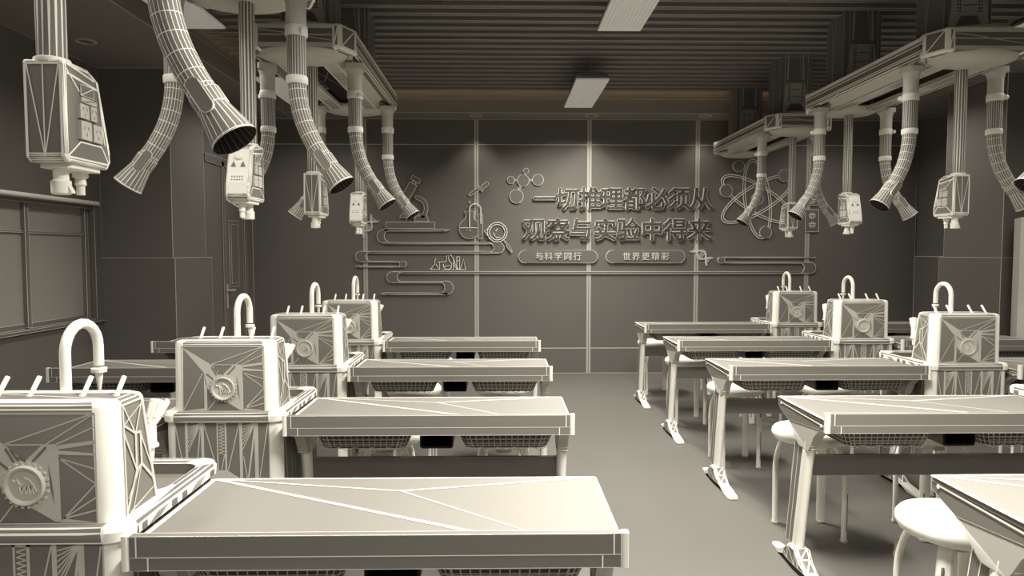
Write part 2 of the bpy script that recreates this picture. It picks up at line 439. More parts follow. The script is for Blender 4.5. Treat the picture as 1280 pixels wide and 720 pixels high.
# ================================================================== STOOLS
def stool():
    t = thing('round_stool', '', 'stool')
    b = MB(); prof = [(.10, .508), (.150, .490), (.178, .497), (.188, .518), (.186, .536), (.176, .548), (.155, .553), (.10, .554)]
    b.lathe(prof, 40, mode=2); b.build('seat', CREAM, t)
    b = MB(); b.box(-.08, .08, -.08, .08, .492, .509); b.lathe([(.045, .44), (.04, .46), (.06, .493)], 16)
    b.build('seat_plate', PALE, t, w=.003)
    for sx in (-1, 1):
        for sy in (-1, 1):
            d = Vector((sx, sy, 0))/math.sqrt(2)
            pts = [d*r + Vector((0, 0, z)) for r, z in ((.03, .495), (.09, .493), (.130, .478), (.155, .435), (.173, .365), (.178, .30), (.176, .01))]
            pts = bez(pts[:6], 4) + [pts[6]]
            b = MB(); side = Vector((-sy*sx*1., 1, 0)) if False else Vector((-d.y, d.x, 0))
            b.tube(pts, .024, 10, flat=.5, up=side, mode=2)
            # dark slot lines on the flat outer face
            b.tube([pts[-1] + Vector((0, 0, .05)) + d*.0118, Vector((d.x*.176, d.y*.176, .25)) + d*.0118], .004, 6, mode=2, mi=1)
            b.tube([d*.176+Vector((0, 0, .425)), d*.190+Vector((0, 0, .35))], .0045, 6, mode=2, mi=1)
            b.build('leg', [CREAM, CLAY], t)
            lg = C.objects[-1]
            b = MB(); b.lathe([(.017, 0), (.02, .006), (.018, .014)], 10, (d.x*.176, d.y*.176, 0), mode=2); b.build('foot_pad', PALE, lg)
    return t
S0 = stool(); first = True
SP = []
for k in (1, 2, 3):
    for s, sd in ((-.30, 'left'), (.307, 'right')):
        SP.append((-.292+s, rowY(k)+.71, 'round pale stool tucked behind the left-block desk, row %s, %s one' % (ORD[k], sd), 'stools of the left block'))
for k, dx in ((0, -.365), (1, -.335), (2, -.32), (3, -.33), (4, -.33)):
    SP.append((1.938+dx, rowY(k)+.71, 'round pale stool behind the right-block desk, row %s, on the aisle side' % ORD[k], 'stools of the right block'))
for k in (0, 1, 2, 3, 4):
    SP.append((1.938+.32, rowY(k)+.71, 'round pale stool behind the right-block desk, row %s, beside the sink' % ORD[k], 'stools of the right block'))
for k, w_ in ((2, 'middle desk'), (3, 'rearmost desk')):
    SP.append((-2.018+.3, rowY(k)+.71, 'round pale stool at the far left %s by the window wall' % w_, 'stools of the far left desks'))
for x, y, l, g in SP:
    if first: S0.location = (x, y, 0); S0['label'] = l; S0['group'] = g; first = False
    else: copy_tree(S0, (x, y, 0), 0, l, g)

# ================================================================== SINK STATIONS
def sink():
    t = thing('sink_station', '', 'sink')
    # base cabinet
    b = MB(); ro = rrect(-.238, .238, .05, .60, .045, 9)
    b.loft([[(p[0], p[1], 0) for p in ro], [(p[0], p[1], .757) for p in ro]], capmode=2, corner=9, cmi=2)
    fy = .05; zt = .757; N = (0, -1, 0)
    def X(px): return -.193 + .386*(px-118)/707
    def Z(py): return zt - (py-178)*.000525*1.0
    def L(x0, y0, x1, y1, w=.004): b.seg((X(x0), fy, Z(y0)), (X(x1), fy, Z(y1)), w, N)
    def R(x0, x1, y0=178, y1=900, mi=1): b.patch([(X(x0), fy, Z(y1)), (X(x1), fy, Z(y1)), (X(x1), fy, Z(y0)), (X(x0), fy, Z(y0))], N, mi=mi)
    b.seg((X(118), fy, 0.01), (X(118), fy, zt), .004, N); b.seg((X(825), fy, 0.01), (X(825), fy, zt), .004, N)
    L(118, 190, 175, 520); R(193, 213); R(312, 334)
    for e in (215, 235, 258, 282, 310, 345, 385, 420): L(316, 182, 208, e, .0035)
    L(312, 190, 275, 560, .005); L(335, 190, 430, 560)
    R(430, 440); R(490, 504); R(430, 504, 178, 192)
    z = 200
    while z < 420:
        L(446, z+14, 488, z, .0035); L(446, z+14, 488, z+26, .003); z += 26
    L(488, 430, 462, 560); L(600, 185, 512, 560); R(600, 622)
    for e in (210, 235, 260, 290, 320, 355, 395): L(722, 182, 624, e, .0035)
    L(722, 190, 665, 620, .007); L(630, 450, 655, 620); R(714, 742); L(816, 190, 750, 620)
    b.patch([(X(440), fy, Z(560)), (X(505), fy, Z(560)), (X(620), fy, Z(640)), (X(330), fy, Z(640))], N)
    L(118, 640, 825, 640); 
    for s in (-1, 1):
        xo = s*.238; NS = (s, 0, 0)
        for q in ((.10, .75, .20, .1), (.20, .75, .20, .1), (.20, .75, .32, .1), (.34, .75, .32, .1), (.34, .75, .5, .1), (.5, .75, .5, .1)):
            b.seg((xo, q[0], q[1]), (xo, q[2], q[3]), .006, NS)
    b.build('base_cabinet', [CLAY, PALE_LINE, CREAM], t, w=.0035)
    # rim and basin
    b = MB()
    def ring(x, y0, y1, r, z): return [(p[0], p[1], z) for p in rrect(-x, x, y0, y1, r, 9)]
    b.loft([ring(.240, .048, .602, .047, .757), ring(.250, .040, .61, .052, .760), ring(.252, .038, .612, .055, .785), ring(.245, .045, .605, .05, .797),
            ring(.225, .30, .585, .05, .797), ring(.200, .325, .57, .045, .790)], cap0=False, cap1=False, mode=0, corner=9, cmi=1)
    b.loft([ring(.200, .325, .57, .045, .790), ring(.195, .33, .565, .045, .66)], cap0=False, cap1=True, mode=2, mi=2)
    for s in (-1, 1):   # pierced bright side bands
        xo = s*.252; NS = (s, 0, 0)
        b.patch([(xo, .10, .762), (xo, .56, .762), (xo, .56, .785), (xo, .10, .785)][::s], NS)
        for y0, y1 in ((.115, .14), (.27, .30), (.33, .36), (.515, .545)):
            b.patch([(xo, y0, .764), (xo, y1, .764), (xo, y1, .782), (xo, y0, .782)], NS, .0022, 2)
        for k in range(5):
            b.seg((xo, .15+.012*k, .764), (xo, .20+.012*k, .782), .003, NS, .0022, 2); b.seg((xo, .39+.012*k, .764), (xo, .43+.012*k, .782), .003, NS, .0022, 2)
    b.build('basin_rim', [CLAY, CREAM, SOFT], t, w=.007)
    # tower
    b = MB()
    def tr(x, y0, y1, r, z): return [(p[0], p[1], z) for p in rrect(-x, x, y0, y1, r, 8)]
    zs0, zs1 = .797, 1.078
    b.loft([tr(.214, .072, .305, .045, zs0), tr(.210, .072, .252, .045, zs1), tr(.205, .077, .248, .042, 1.087), tr(.190, .09, .238, .035, 1.092)], cap0=False, capmode=1, corner=8, cmi=3)
    fy = .072
    def X2(px): return -.169 + .338*(px-165)/605
    def Z2(py): return zs0 + .004 + (655-py)/470*(zs1-zs0-.012)
    def P2(x, y): return (X2(x), fy, Z2(y))
    def L2(x0, y0, x1, y1, w=.0035): b.seg(P2(x0, y0), P2(x1, y1), w, N, .0016)
    b.patch([P2(165, 187), P2(325, 378), P2(340, 470), P2(370, 522), P2(590, 652), P2(614, 652), P2(612, 330), P2(600, 318), P2(545, 318), P2(465, 392), P2(380, 318)], N)
    b.patch([P2(325, 370), P2(325, 655), P2(347, 655), P2(347, 480)], N)
    for q in ((170, 655, 320, 378), (352, 650, 415, 572), (380, 318, 765, 187), (380, 320, 545, 320), (560, 318, 765, 190), (612, 378, 768, 425), (612, 378, 768, 488), (768, 490, 625, 638),
              (768, 547, 625, 638), (768, 602, 625, 638), (590, 325, 768, 244)): L2(*q)
    for q in ((612, 322, 768, 302, 318), (612, 345, 768, 358, 368)):
        b.patch([P2(q[0], q[1]), P2(q[0], q[1]+18), P2(q[2], q[4]), P2(q[2], q[3])], N)
    b.patch([P2(165, 655), P2(325, 655), P2(325, 638)], N); b.patch([P2(612, 655), P2(770, 655), P2(622, 638)], N)
    b.seg(P2(165, 187), P2(165, 655), .004, N); b.seg(P2(770, 187), P2(770, 655), .004, N); b.seg(P2(165, 187), P2(770, 187), .005, N)
    for q in ((385, 335, 420, 395), (345, 385, 395, 425), (405, 340, 440, 388), (440, 372, 470, 392), (560, 330, 500, 392)):
        b.seg(P2(q[0], q[1]), P2(q[2], q[3]), .006, N, .002, 2)
    b.patch([P2(566, 400), P2(580, 480), P2(588, 580), P2(572, 500)], N, .002, 2)
    for s in (-1, 1):
        def S(a, c):   # a 0..1 front to back, c 0..1 bottom to top
            yb = .305 - .053*c - .045; y = .117 + (yb-.117)*a
            return (s*(.2145 - .004*c), y, zs0 + (zs1-zs0)*c)
        NS = (s, 0, .01)
        for a0, c0, a1, c1, w in ((0, 0, 0, 1, .006), (0, 1, 1, 1, .006), (1, 1, 1, 0, .007), (0, .82, .5, .70, .006), (.5, .70, 1, 1, .006), (.5, .7, .7, .7, .007), (0, .82, .9, .95, .004),
                             (.5, .70, .42, .36, .009), (.72, .70, .62, .40, .009), (.42, .36, .62, .40, .007), (.42, .36, 0, .03, .009), (.62, .40, 1, .2, .008), (.62, .40, .05, .15, .004),
                             (.7, .7, 1, .3, .005), (0, .75, .42, .36, .006), (1, .12, .1, .02, .004), (0, 1, .5, .7, .004), (.62, .40, .2, .02, .004)):
            b.seg(S(a0, c0), S(a1, c1), w, NS, .0025, 1)
    b.build('tower', [CLAY, PALE_LINE, CLAY, CREAM], t, w=.0045)
    tw = C.objects[-1]
    # round emblem on the front
    cx, cz = X2(468), Z2(493)
    b = MB()
    n = 40
    for r0, r1, yy in ((.052, .040, .066), ):
        b.loft([[(cx+r*math.cos(2*PI*k/n), y_, cz+r*math.sin(2*PI*k/n)) for k in range(n)] for r, y_ in ((.050, .0715), (.050, .064), (.046, .060), (.040, .062), (.038, .068))], cap0=False, cap1=True, mode=2, mi=0)
    for k in range(22):
        a = 2*PI*k/22
        b.box(cx+.054*math.cos(a)-.0035, cx+.054*math.cos(a)+.0035, .067, .0715, cz+.054*math.sin(a)-.0035, cz+.054*math.sin(a)+.0035, mode=2)
    zz = [(-.028, .014), (-.022, .010), (-.018, .016), (-.012, .004), (-.004, .006), (-.012, -.004), (-.008, -.020), (.0, -.004), (.004, -.018), (.010, .0), (.014, -.020), (.020, -.006), (.022, -.020), (.028, -.014), (.022, .002), (.012, .014), (.0, .02)]
    b.tube([(cx+p[0], .066, cz+p[1]) for p in zz], .0022, 6, mode=2, mi=1)
    for p, q in zip(zz[5:12:2], zz[6:13:2]):
        b.patch([(cx+p[0]-.003, .067, cz+p[1]), (cx+q[0], .067, cz+q[1]), (cx+p[0]+.005, .067, cz+p[1])], N, .0005, 2)
    b.build('emblem', [PALE_LINE, CREAM, SOFT], tw)
    # gooseneck
    b = MB()
    arc = [(.0, .235, 1.085), (0, .235, 1.14), (0, .235, 1.19)]
    for k in range(1, 13):
        a = PI - PI*k/12; arc.append((0, .310 + .075*math.cos(a), 1.19 + .072*math.sin(a)))
    arc.append((0, .385, 1.135))
    b.tube(arc, .0135, 14, mode=2)
    b.build('gooseneck_faucet', CREAM, t); fa = C.objects[-1]
    b = MB(); b.lathe([(.020, .0), (.021, .012), (.014, .013)], 16, (0, .385, 1.115), mode=2); b.lathe([(.004, -.052), (.011, 0)], 12, (0, .385, 1.115), mode=2)
    b.build('nozzle', CREAM, fa)
    for xo in (-.130, -.048, .085, .170):
        b = MB(); b.tube([(xo, .165, 1.09), (xo, .185, 1.112), (xo, .205, 1.134)], [.0055, .0062, .0062], 10, mode=2); b.lathe([(.009, 0), (.008, .006)], 10, (xo, .165, 1.089), mode=2)
        b.build('lever', CREAM, t)
    for s in (-1, 1):
        b = MB(); x0 = s*.172
        b.tube([(x0, .27, .93), (x0, .305, .945), (x0, .325, .945)], [.013, .013, .015], 12, mode=2)
        b.tube([(x0, .325, .985), (x0, .325, .93), (x0, .325, .922)], [.015, .016, .016], 14, mode=2)
        b.tube([(x0, .325, .922), (x0, .325, .915), (x0, .325, .913), (x0, .325, .872)], [.021, .021, .011, .006], 14, mode=2)
        b.build('tap', CREAM, t); tp = C.objects[-1]
        b = MB(); b.tube([(x0, .325, .980), (x0+.006, .335, 1.0), (x0+.014, .35, 1.035), (x0+.015, .352, 1.04)], [.016, .021, .026, .018], 12, mode=2)
        for k in range(6):
            a = 2*PI*k/6
            b.tube([(x0+.006+.018*math.cos(a), .335+.018*math.sin(a), 1.0), (x0+.016+.024*math.cos(a), .35+.024*math.sin(a), 1.038)], .006, 8, mode=2)
        b.build('handle', CREAM, tp)
        b = MB(); b.box(x0-.01, x0+.012, .292, .305, .80, .83, mode=2); b.build('stop_valve', CREAM, t)
    return t
PALE_LINE = mat('line_clay', (.56, .54, .475))
SINKL, SINKR = -1.15, 2.79
K0 = sink(); first = True
SK = [(SINKL, k, 'white-cornered sink station in the left block, row %s, round emblem on front' % ORD[k], 'sink stations of the left block') for k in range(4)]
SK += [(SINKR, k, 'white-cornered sink station in the right block, row %s, round emblem on front' % ORD[k], 'sink stations of the right block') for k in (1, 2, 3, 4)]
for x, k, l, g in SK:
    if first: K0.location = (x, rowY(k), 0); K0['label'] = l; K0['group'] = g; first = False
    else: copy_tree(K0, (x, rowY(k), 0), 0, l, g)

# ================================================================== CEILING PODS
def pod():
    """long service pod hung from the ceiling; origin at its front end, floor level"""
    t = thing('ceiling_service_pod', '', 'ceiling unit')
    Ln = 1.78
    for s in (-1, 1):
        b = MB()
        x1, x0 = s*.31, s*.235
        prof = [(x0, 2.60), (x1-s*.02, 2.575), (x1-s*.005, 2.583), (x1, 2.60), (x1, 2.672), (x1-s*.006, 2.69), (x1-s*.02, 2.698), (x0, 2.70)]
        prof = prof if s < 0 else prof[::-1]
        b.prism(prof, 'y', .13, Ln-.13, mode=0)
        for zz, w in ((2.676, .024), (2.650, .008), (2.612, .008)):
            b.seg((x1, .13, zz), (x1, Ln-.13, zz), w, (s, 0, 0), .0015)
        b.seg((x1-s*.02, .13, 2.6), (x1-s*.02, Ln-.13, 2.6), .004, (s, 0, 0), .004)
        b.build('side_rail', [CLAY, CREAM, CREAM], t, w=.009)
        # inner trough and lower longitudinal beam
        b = MB()
        b.face([(s*.235, .15, 2.61), (s*.235, Ln-.15, 2.61), (s*.175, Ln-.15, 2.555), (s*.175, .15, 2.555)], 0)
        b.face([(s*.235, .15, 2.612), (s*.175, .15, 2.557), (s*.175, Ln-.15, 2.557), (s*.235, Ln-.15, 2.612)], 2)
        b.box(min(s*.175, s*.085), max(s*.175, s*.085), .12, Ln-.12, 2.548, 2.575)
        for xx in (.175, .085): b.seg((s*xx, .12, 2.548), (s*xx, Ln-.12, 2.548), .008, (0, 0, -1), .002)
        for i in range(9):
            for j in range(3):
                for base in (.45, 1.2):
                    yy = base + i*.035; xx = s*(.105 + j*.022)
                    b.patch([(xx-.006, yy, 2.548), (xx+.006, yy, 2.548), (xx+.006, yy+.018, 2.548), (xx-.006, yy+.018, 2.548)], (0, 0, -1), .0025, 2)
        b.build('lower_beam', [PALE_LINE, CREAM, SOFT], t, w=.005, smooth=0)
        for f in (0, 1):   # chamfered white corner blocks
            b = MB(); y0 = 0 if f == 0 else Ln; sg = 1 if f == 0 else -1
            poly = [(s*.20, y0), (s*.25, y0), (s*.31, y0+sg*.13), (s*.31, y0+sg*.17), (s*.20, y0+sg*.17)]
            if s*sg < 0: poly = poly[::-1]
            bm = bmesh.new()
            vb = [bm.verts.new((p[0], p[1], 2.568)) for p in poly]; vt = [bm.verts.new((p[0], p[1], 2.705)) for p in poly]
            bm.faces.new(vb[::-1]); bm.faces.new(vt)
            for k in range(5): bm.faces.new([vb[k], vb[(k+1) % 5], vt[(k+1) % 5], vt[k]])
            bmesh.ops.bevel(bm, geom=bm.edges[:], offset=.014, segments=3, affect='EDGES', profile=.5)
            b.frombm(bm, mode=1)
            b.build('corner_block', CLAY, t, w=.0085)
    for f in (0, 1):
        y0 = .0 if f == 0 else Ln; sg = 1 if f == 0 else -1
        b = MB()
        # banded end face
        b.box(-.21, .21, min(y0+sg*.006, y0+sg*.13), max(y0+sg*.006, y0+sg*.13), 2.575, 2.70, mode=2, mi=1)
        yy = y0 + sg*.004; N = (0, -sg, 0)
        for z0, z1, mi in ((2.675, 2.70, 0), (2.637, 2.644, 0), (2.575, 2.60, 0)):
            b.patch([(-.21, yy, z0), (.21, yy, z0), (.21, yy, z1), (-.21, yy, z1)], N, .001, mi)
        b.seg((-.2, yy, 2.668), (-.03, yy, 2.648), .005, N, .002, 0); b.seg((-.04, yy, 2.645), (.2, yy, 2.61), .005, N, .002, 0)
        # boat shaped bulge below, shallow dome above
        n = 36; rings = []
        for q in range(8):
            a = q/7*PI/2
            rx, ry, dz = .255*math.cos(a)**.55 if q < 7 else .001, .16*math.cos(a)**.55 if q < 7 else .001, -.060*math.sin(a)
            rings.append([(rx*math.cos(2*PI*k/n), y0 + sg*.155 + ry*math.sin(2*PI*k/n), 2.585 + dz) for k in range(n)])
        b.loft(rings, cap0=False, cap1=False, mode=2, mi=0)
        b.build('end_hull', [PALE_LINE, SOFT], t)
        b = MB()
        b.lathe([(.25, 0), (.24, .020), (.16, .040), (.001, .048)], 36, (0, y0+sg*.165, 2.70), mode=2, sy=.6, cap0=False, cap1=False)
        b.build('top_dome', PALE_LINE, t)
        b = MB()  # transverse ribs under the frame with dark triangles
        y1 = y0 + sg*.34
        P = [(-.29, y0+sg*.14), (.29, y0+sg*.14), (.24, y1), (-.24, y1)]
        b.face([(p[0], p[1], 2.578) for p in P], 0, 1)
        for s in (-1, 1):
            b.patch([(s*.22, y0+sg*.17, 2.578), (s*.27, y0+sg*.17, 2.578), (s*.17, y1-sg*.01, 2.578)], (0, 0, -1), .003, 0)
            b.patch([(s*.05, y0+sg*.26, 2.578), (s*.17, y0+sg*.33, 2.578), (s*.02, y0+sg*.33, 2.578)], (0, 0, -1), .003, 0)
        b.build('cross_plate', [CLAY, PALE_LINE], t, w=.004, smooth=0)
    # near-black plate in the central void, the shade put into its colour
    b = MB(); b.box(-.08, .08, .3, Ln-.3, 2.60, 2.64, mode=0)
    b.seg((-.07, .5, 2.6), (.07, Ln-.5, 2.6), .006, (0, 0, -1)); b.seg((.07, .5, 2.6), (-.07, .9, 2.6), .006, (0, 0, -1))
    b.build('void_plate', [DARK, SOFT], t, w=.004, smooth=0)
    # two hanging columns
    for y0 in (.21, 1.39):
        b = MB()
        b.box(-.142, .142, y0, y0+.27, 2.70, 3.60, mode=0)
        F = (0, -1, 0)
        def sg_(x0, z0, x1, z1, w=.005, m=1): b.seg((x0, y0, z0), (x1, y0, z1), w, F, .003, m)
        sg_(-.10, 2.74, -.10, 3.6, .006); sg_(.115, 2.74, .115, 3.6, .006)
        sg_(-.075, 3.05, -.06, 3.6, .014); sg_(.075, 3.05, .06, 3.6, .014); sg_(.0, 3.6, .06, 3.05, .005)
        for s in (-1, 1):
            b.seg((s*.142, y0+.17, 2.73), (s*.142, y0+.19, 3.6), .005, (s, 0, 0)); b.seg((s*.142, y0+.17, 2.73), (s*.142, y0+.10, 3.6), .005, (s, 0, 0))
        b.build('hanging_column', [SOFT, PALE_DIM], t, w=.005, smooth=0); hc = C.objects[-1]
        b = MB()
        yy0 = y0 - .014
        b.box(-.045, .045, yy0, y0, 2.83, 3.02, mode=2)
        for s in (-1, 1):
            b.prism([(s*.045, 3.02), (s*.085, 3.02), (s*.125, 2.72), (s*.105, 2.72), (s*.055, 2.82), (s*.045, 2.83)], 'y', yy0, y0, mode=0)
            for i in range(9):
                for j in range(2):
                    xx = s*(.056 + j*.014); zz = 2.85 + i*.019
                    b.patch([(xx-.004, yy0, zz), (xx+.004, yy0, zz), (xx+.004, yy0, zz+.010), (xx-.004, yy0, zz+.010)], F, .001, 1)
        for zz in (2.89, 2.955): b.seg((-.04, yy0, zz), (.04, yy0, zz+.004), .005, F, .001, 1)
        b.build('mounting_bracket', [PALE_DIM, DARK], hc, w=.003, smooth=0)
    return t
PALE_DIM = mat('dim_line', (.42, .40, .35))
PX_L, PX_R = -1.13, 2.752
podY = (1.48, 3.84, 6.20)
G0 = pod(); first = True
for x, k, l, g in ((PX_L, 0, 'long white ceiling pod nearest the viewer, upper left', 'left ceiling pods'), (PX_L, 1, 'long white ceiling pod of the left block, nearer the slogan wall', 'left ceiling pods'),
                   (PX_R, 0, 'long white ceiling pod nearest the viewer, cut by the right frame edge', 'right ceiling pods'), (PX_R, 1, 'long white ceiling pod of the right block, middle of three', 'right ceiling pods'),
                   (PX_R, 2, 'long white ceiling pod of the right block, nearest the slogan wall', 'right ceiling pods')):
    if first: G0.location = (x, podY[k], .016); G0['label'] = l; G0['group'] = g; first = False
    else: copy_tree(G0, (x, podY[k], .016), 0, l, g)

# ================================================================== EXTRACTION ARMS
def arm():
    t = thing('extraction_arm', '', 'extraction hose')
    b = MB(); b.prism(rrect(-.055, .055, -.05, .05, .02, 4), 'z', 2.545, 2.578, mode=2)
    b.lathe([(.04, 2.50), (.052, 2.545)], 20, mode=2)
    b.build('mount', PALE_LINE, t)
    b = MB(); b.lathe([(.0415, 2.40), (.043, 2.54)], 28, mode=2); b.build('upper_sleeve', PALE_LINE, t)
    b = MB(); b.lathe([(.041, 2.20), (.041, 2.385)], 22, cap0=False, cap1=False); b.build('rigid_pipe', CLAY, t, w=.0028)
    b = MB(); b.lathe([(.044, 2.375), (.047, 2.38), (.047, 2.415), (.044, 2.42)], 24, mode=2); b.tube([(.03, -.04, 2.395), (.05, -.03, 2.395)], .014, 10, mode=2); b.build('clamp', CREAM, t)
    b = MB(); b.lathe([(.042, 2.175), (.0455, 2.18), (.0455, 2.205), (.042, 2.21)], 24, mode=0); b.build('collar', CREAM, t)
    path = bez([(0, 0, 2.185), (.004, -.000, 2.13), (.016, -.002, 2.06), (.040, -.004, 1.985), (.078, -.009, 1.91), (.112, -.014, 1.86)], 3)
    b = MB(); b.tube(path, .0385, 20, caps=False, every=2); b.build('flexible_hose', CLAY, t, w=.0028); fh = C.objects[-1]
    d = Vector((.50, -.10, -.72)).normalized(); s0 = Vector((.112, -.014, 1.86))
    s1 = s0 + d*.045; s2 = s0 + d*.145
    b = MB(); b.tube([s0 - d*.01, s0, s1, s1+d*.004], [.038, .0425, .0425, .040], 22, caps=False)
    b.build('swivel_cuff', CLAY, t, w=.0024)
    b = MB(); b.tube([s1, s2 - d*.005, s2], [.040, .0595, .0605], 20, caps=False)
    b.build('nozzle', CLAY, t, w=.0030)
    nz = C.objects[-1]
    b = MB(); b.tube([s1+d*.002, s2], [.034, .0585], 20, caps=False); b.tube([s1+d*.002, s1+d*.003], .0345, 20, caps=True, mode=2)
    b.build('shade_sleeve', MOUTH_SHADE, nz, w=.0022)  # added inner sleeve, shade of the mouth put into its dark colour
    # oval grip plates on both faces (toward and away from the viewer)
    for sgn in (-1, 1):
        side = Vector((0, sgn, 0)); side = (side - d*side.dot(d)).normalized()
        u = d; v = d.cross(side).normalized()
        c0 = s0 + d*.018 + side*.040
        pts = []
        for k in range(28):
            a = 2*PI*k/28
            ex = .032 if math.cos(a) > 0 else -.032
            pts.append((ex + .019*math.cos(a), .019*math.sin(a)))
        b = MB()
        b.loft([[c0 + u*p[0] + v*p[1] for p in pts], [c0 + side*.009 + u*p[0] + v*p[1] for p in pts]][::(1 if sgn < 0 else 1)], mode=0, cap0=False)
        b.build('grip', CLAY, t, w=.0032)
    return t
A0 = arm(); first = True
AY = {0: 1.80, 1: 2.98, 2: 4.16, 3: 5.34, 4: 6.52}
AR = []
for k in (0, 1, 2, 3):
    for s in (-1, 1):
        if k == 0 and s < 0: continue
        AR.append((PX_L + s*.26, AY[k], s, 'ribbed extraction hose of the left block bending %s, %s from the viewer' % ('left' if s < 0 else 'right', ('nearest', 'second', 'third', 'farthest')[k]), 'left extraction hoses'))
for k in (1, 2, 3, 4):
    for s in (-1, 1):
        AR.append((PX_R + s*.26, AY[k], s, 'ribbed extraction hose of the right block bending %s, %s from the viewer' % ('left' if s < 0 else 'right', ('', 'nearest', 'second', 'third', 'farthest')[k]), 'right extraction hoses'))
for x, y, s, l, g in AR:
    # left-bending arms are the same arm turned half round
    if first: A0.location = (x, y, 0); A0['label'] = l; A0['group'] = g; o = A0; first = False
    else: o = copy_tree(A0, (x, y, 0), 0, l, g)
    if s < 0: o.rotation_euler = (0, 0, PI + .32)

# ================================================================== POWER SOCKET HEADS
def head():
    t = thing('hanging_socket_head', '', 'socket box')
    b = MB(); b.tube([(0, 0, 1.93), (0, 0, 2.56)], .033, 14, caps=False); b.build('pole', CLAY, t, w=.0063)
    b = MB(); b.lathe([(.040, 1.922), (.041, 1.927), (.040, 1.933), (.035, 1.935)], 20, mode=2); b.build('pole_collar', CREAM, t)
    bm = bmesh.new()
    prof = [(-.038, 1.690), (-.038, 1.925), (.062, 1.925), (.108, 1.905), (.150, 1.745), (.155, 1.700), (.140, 1.678), (-.026, 1.678)]
    va = [bm.verts.new((-.050, p[0], p[1])) for p in prof]; vb = [bm.verts.new((.050, p[0], p[1])) for p in prof]; n = len(prof)
    bm.faces.new(va); bm.faces.new(vb[::-1])
    for k in range(n): bm.faces.new([va[k], vb[k], vb[(k+1) % n], va[(k+1) % n]])
    bmesh.ops.recalc_face_normals(bm, faces=bm.faces[:])
    bmesh.ops.bevel(bm, geom=bm.edges[:], offset=.008, segments=3, affect='EDGES', profile=.6)
    b = MB(); b.frombm(bm, mode=0)
    F = (0, -1, 0); y = -.038
    for x0, z0, x1, z1, w in ((-.038, 1.912, 0, 1.69, .003), (0, 1.918, 0, 1.69, .003), (.038, 1.912, 0, 1.69, .003), (-.042, 1.912, -.042, 1.69, .006), (.042, 1.912, .042, 1.69, .006), (-.040, 1.915, .040, 1.915, .005)):
        b.seg((x0, y, z0), (x1, y, z1), w, F, .0015)
    # bright curved face on the sloping side
    Pa, Pb, Pc = (.110, 1.895), (.150, 1.750), (.154, 1.705)
    for (ya, za), (yb, zb) in ((Pa, Pb), (Pb, Pc)):
        nn = (0, (za-zb), (yb-ya)); b.patch([(-.043, ya, za), (.043, ya, za), (.043, yb, zb), (-.043, yb, zb)], nn, .0018)
        if ya == Pa[0]:
            def SP(x, f): return (x, ya+(yb-ya)*f, za+(zb-za)*f)
            for x in (-.02, .02): b.patch([SP(x-.011, .52), SP(x+.011, .52), SP(x, .36)], nn, .004, 0)
            b.tube([Vector(SP(0, .22)), Vector(SP(0, .22)) + Vector(nn).normalized()*.010], [.018, .012], 14, mode=2, mi=1)
            for i in range(5):
                for j in range(2):
                    x = -.022 + i*.011; f = .80 + .09*j; b.patch([SP(x-.003, f), SP(x+.004, f), SP(x, f+.05)], nn, .004, 0)
    for s in (-1, 1):
        x = s*.050; NS = (s, 0, 0)
        for a in (((-.028, 1.918), (.085, 1.900), .005), ((-.028, 1.895), (.1, 1.880), .006), ((-.03, 1.905), (.02, 1.86), .004), ((.095, 1.90), (.143, 1.72), .008), ((-.03, 1.692), (.135, 1.692), .005),
                  ((-.03, 1.695), (.02, 1.735), .004), ((.02, 1.735), (.11, 1.735), .004), ((.11, 1.735), (.14, 1.695), .004), ((.1, 1.88), (.125, 1.74), .004)):
            b.seg((x, *a[0]), (x, *a[1]), a[2], NS, .0015)
    b.build('housing', [CLAY, CREAM], t, w=.0045)
    ho = C.objects[-1]
    for s in (-1, 1):
        for y0, y1, z0, z1, d, mt in ((.022, .078, 1.852, 1.880, .004, 0), (.022, .085, 1.835, 1.848, .006, 1), (.012, .048, 1.795, 1.830, .008, 1), (.060, .085, 1.795, 1.832, .006, 1), (.012, .055, 1.742, 1.788, .009, 1), (.064, .104, 1.742, 1.786, .009, 1)):
            b = MB(); x0, x1 = sorted((s*.049, s*(.050+d)))
            b.box(x0, x1, y0, y1, z0, z1, mode=0)
            xf = s*(.050+d); NS = (s, 0, 0); my, mz = (y0+y1)/2, (z0+z1)/2
            if mt and y1-y0 < .05:
                for a, c in ((-.010, .006), (.010, .006), (0, -.010)): b.seg((xf, my+a, mz+c-.004), (xf, my+a*.5, mz+c+.004), .0025, NS, .0008, 1)
            else: b.seg((xf, y0, z0), (xf, y1, z1), .0025, NS, .0008, 1)
            b.build('socket', [PALE_LINE if mt else CLAY, CREAM if not mt else SOFT], ho, w=.003, smooth=0)
    b = MB(); b.prism(rrect(-.04, .04, -.01, .13, .015, 3), 'z', 1.668, 1.679, mode=2); b.build('base_plate', CREAM, t)
    b = MB(); b.lathe([(.018, 1.668), (.018, 1.640), (.023, 1.636), (.023, 1.606), (.020, 1.603)], 16, (0, .018, 0), mode=2); b.prism([(.0, 1.606), (.03, 1.606), (.03, 1.612), (.018, 1.63)], 'y', .01, .026, mode=2); b.build('gas_outlet', CREAM, t)
    b = MB(); b.lathe([(.018, 1.668), (.019, 1.655), (.012, 1.650), (.014, 1.635), (.010, 1.630), (.010, 1.608)], 14, (0, .098, 0), mode=2); b.build('air_outlet', CREAM, t)
    return t
H0 = head(); first = True
HD = [(PX_L, 0, 'upper left corner, nearest the viewer'), (PX_L, 1, 'left block, second from the viewer with rounded face forward'), (PX_L, 2, 'left block, third from the viewer with flat face forward'), (PX_L, 3, 'left block, farthest with rounded face forward'),
      (PX_R, 2, 'right block, nearest the viewer with flat face forward'), (PX_R, 3, 'right block, second from the viewer with rounded face forward'), (PX_R, 4, 'right block, farthest from the viewer')]
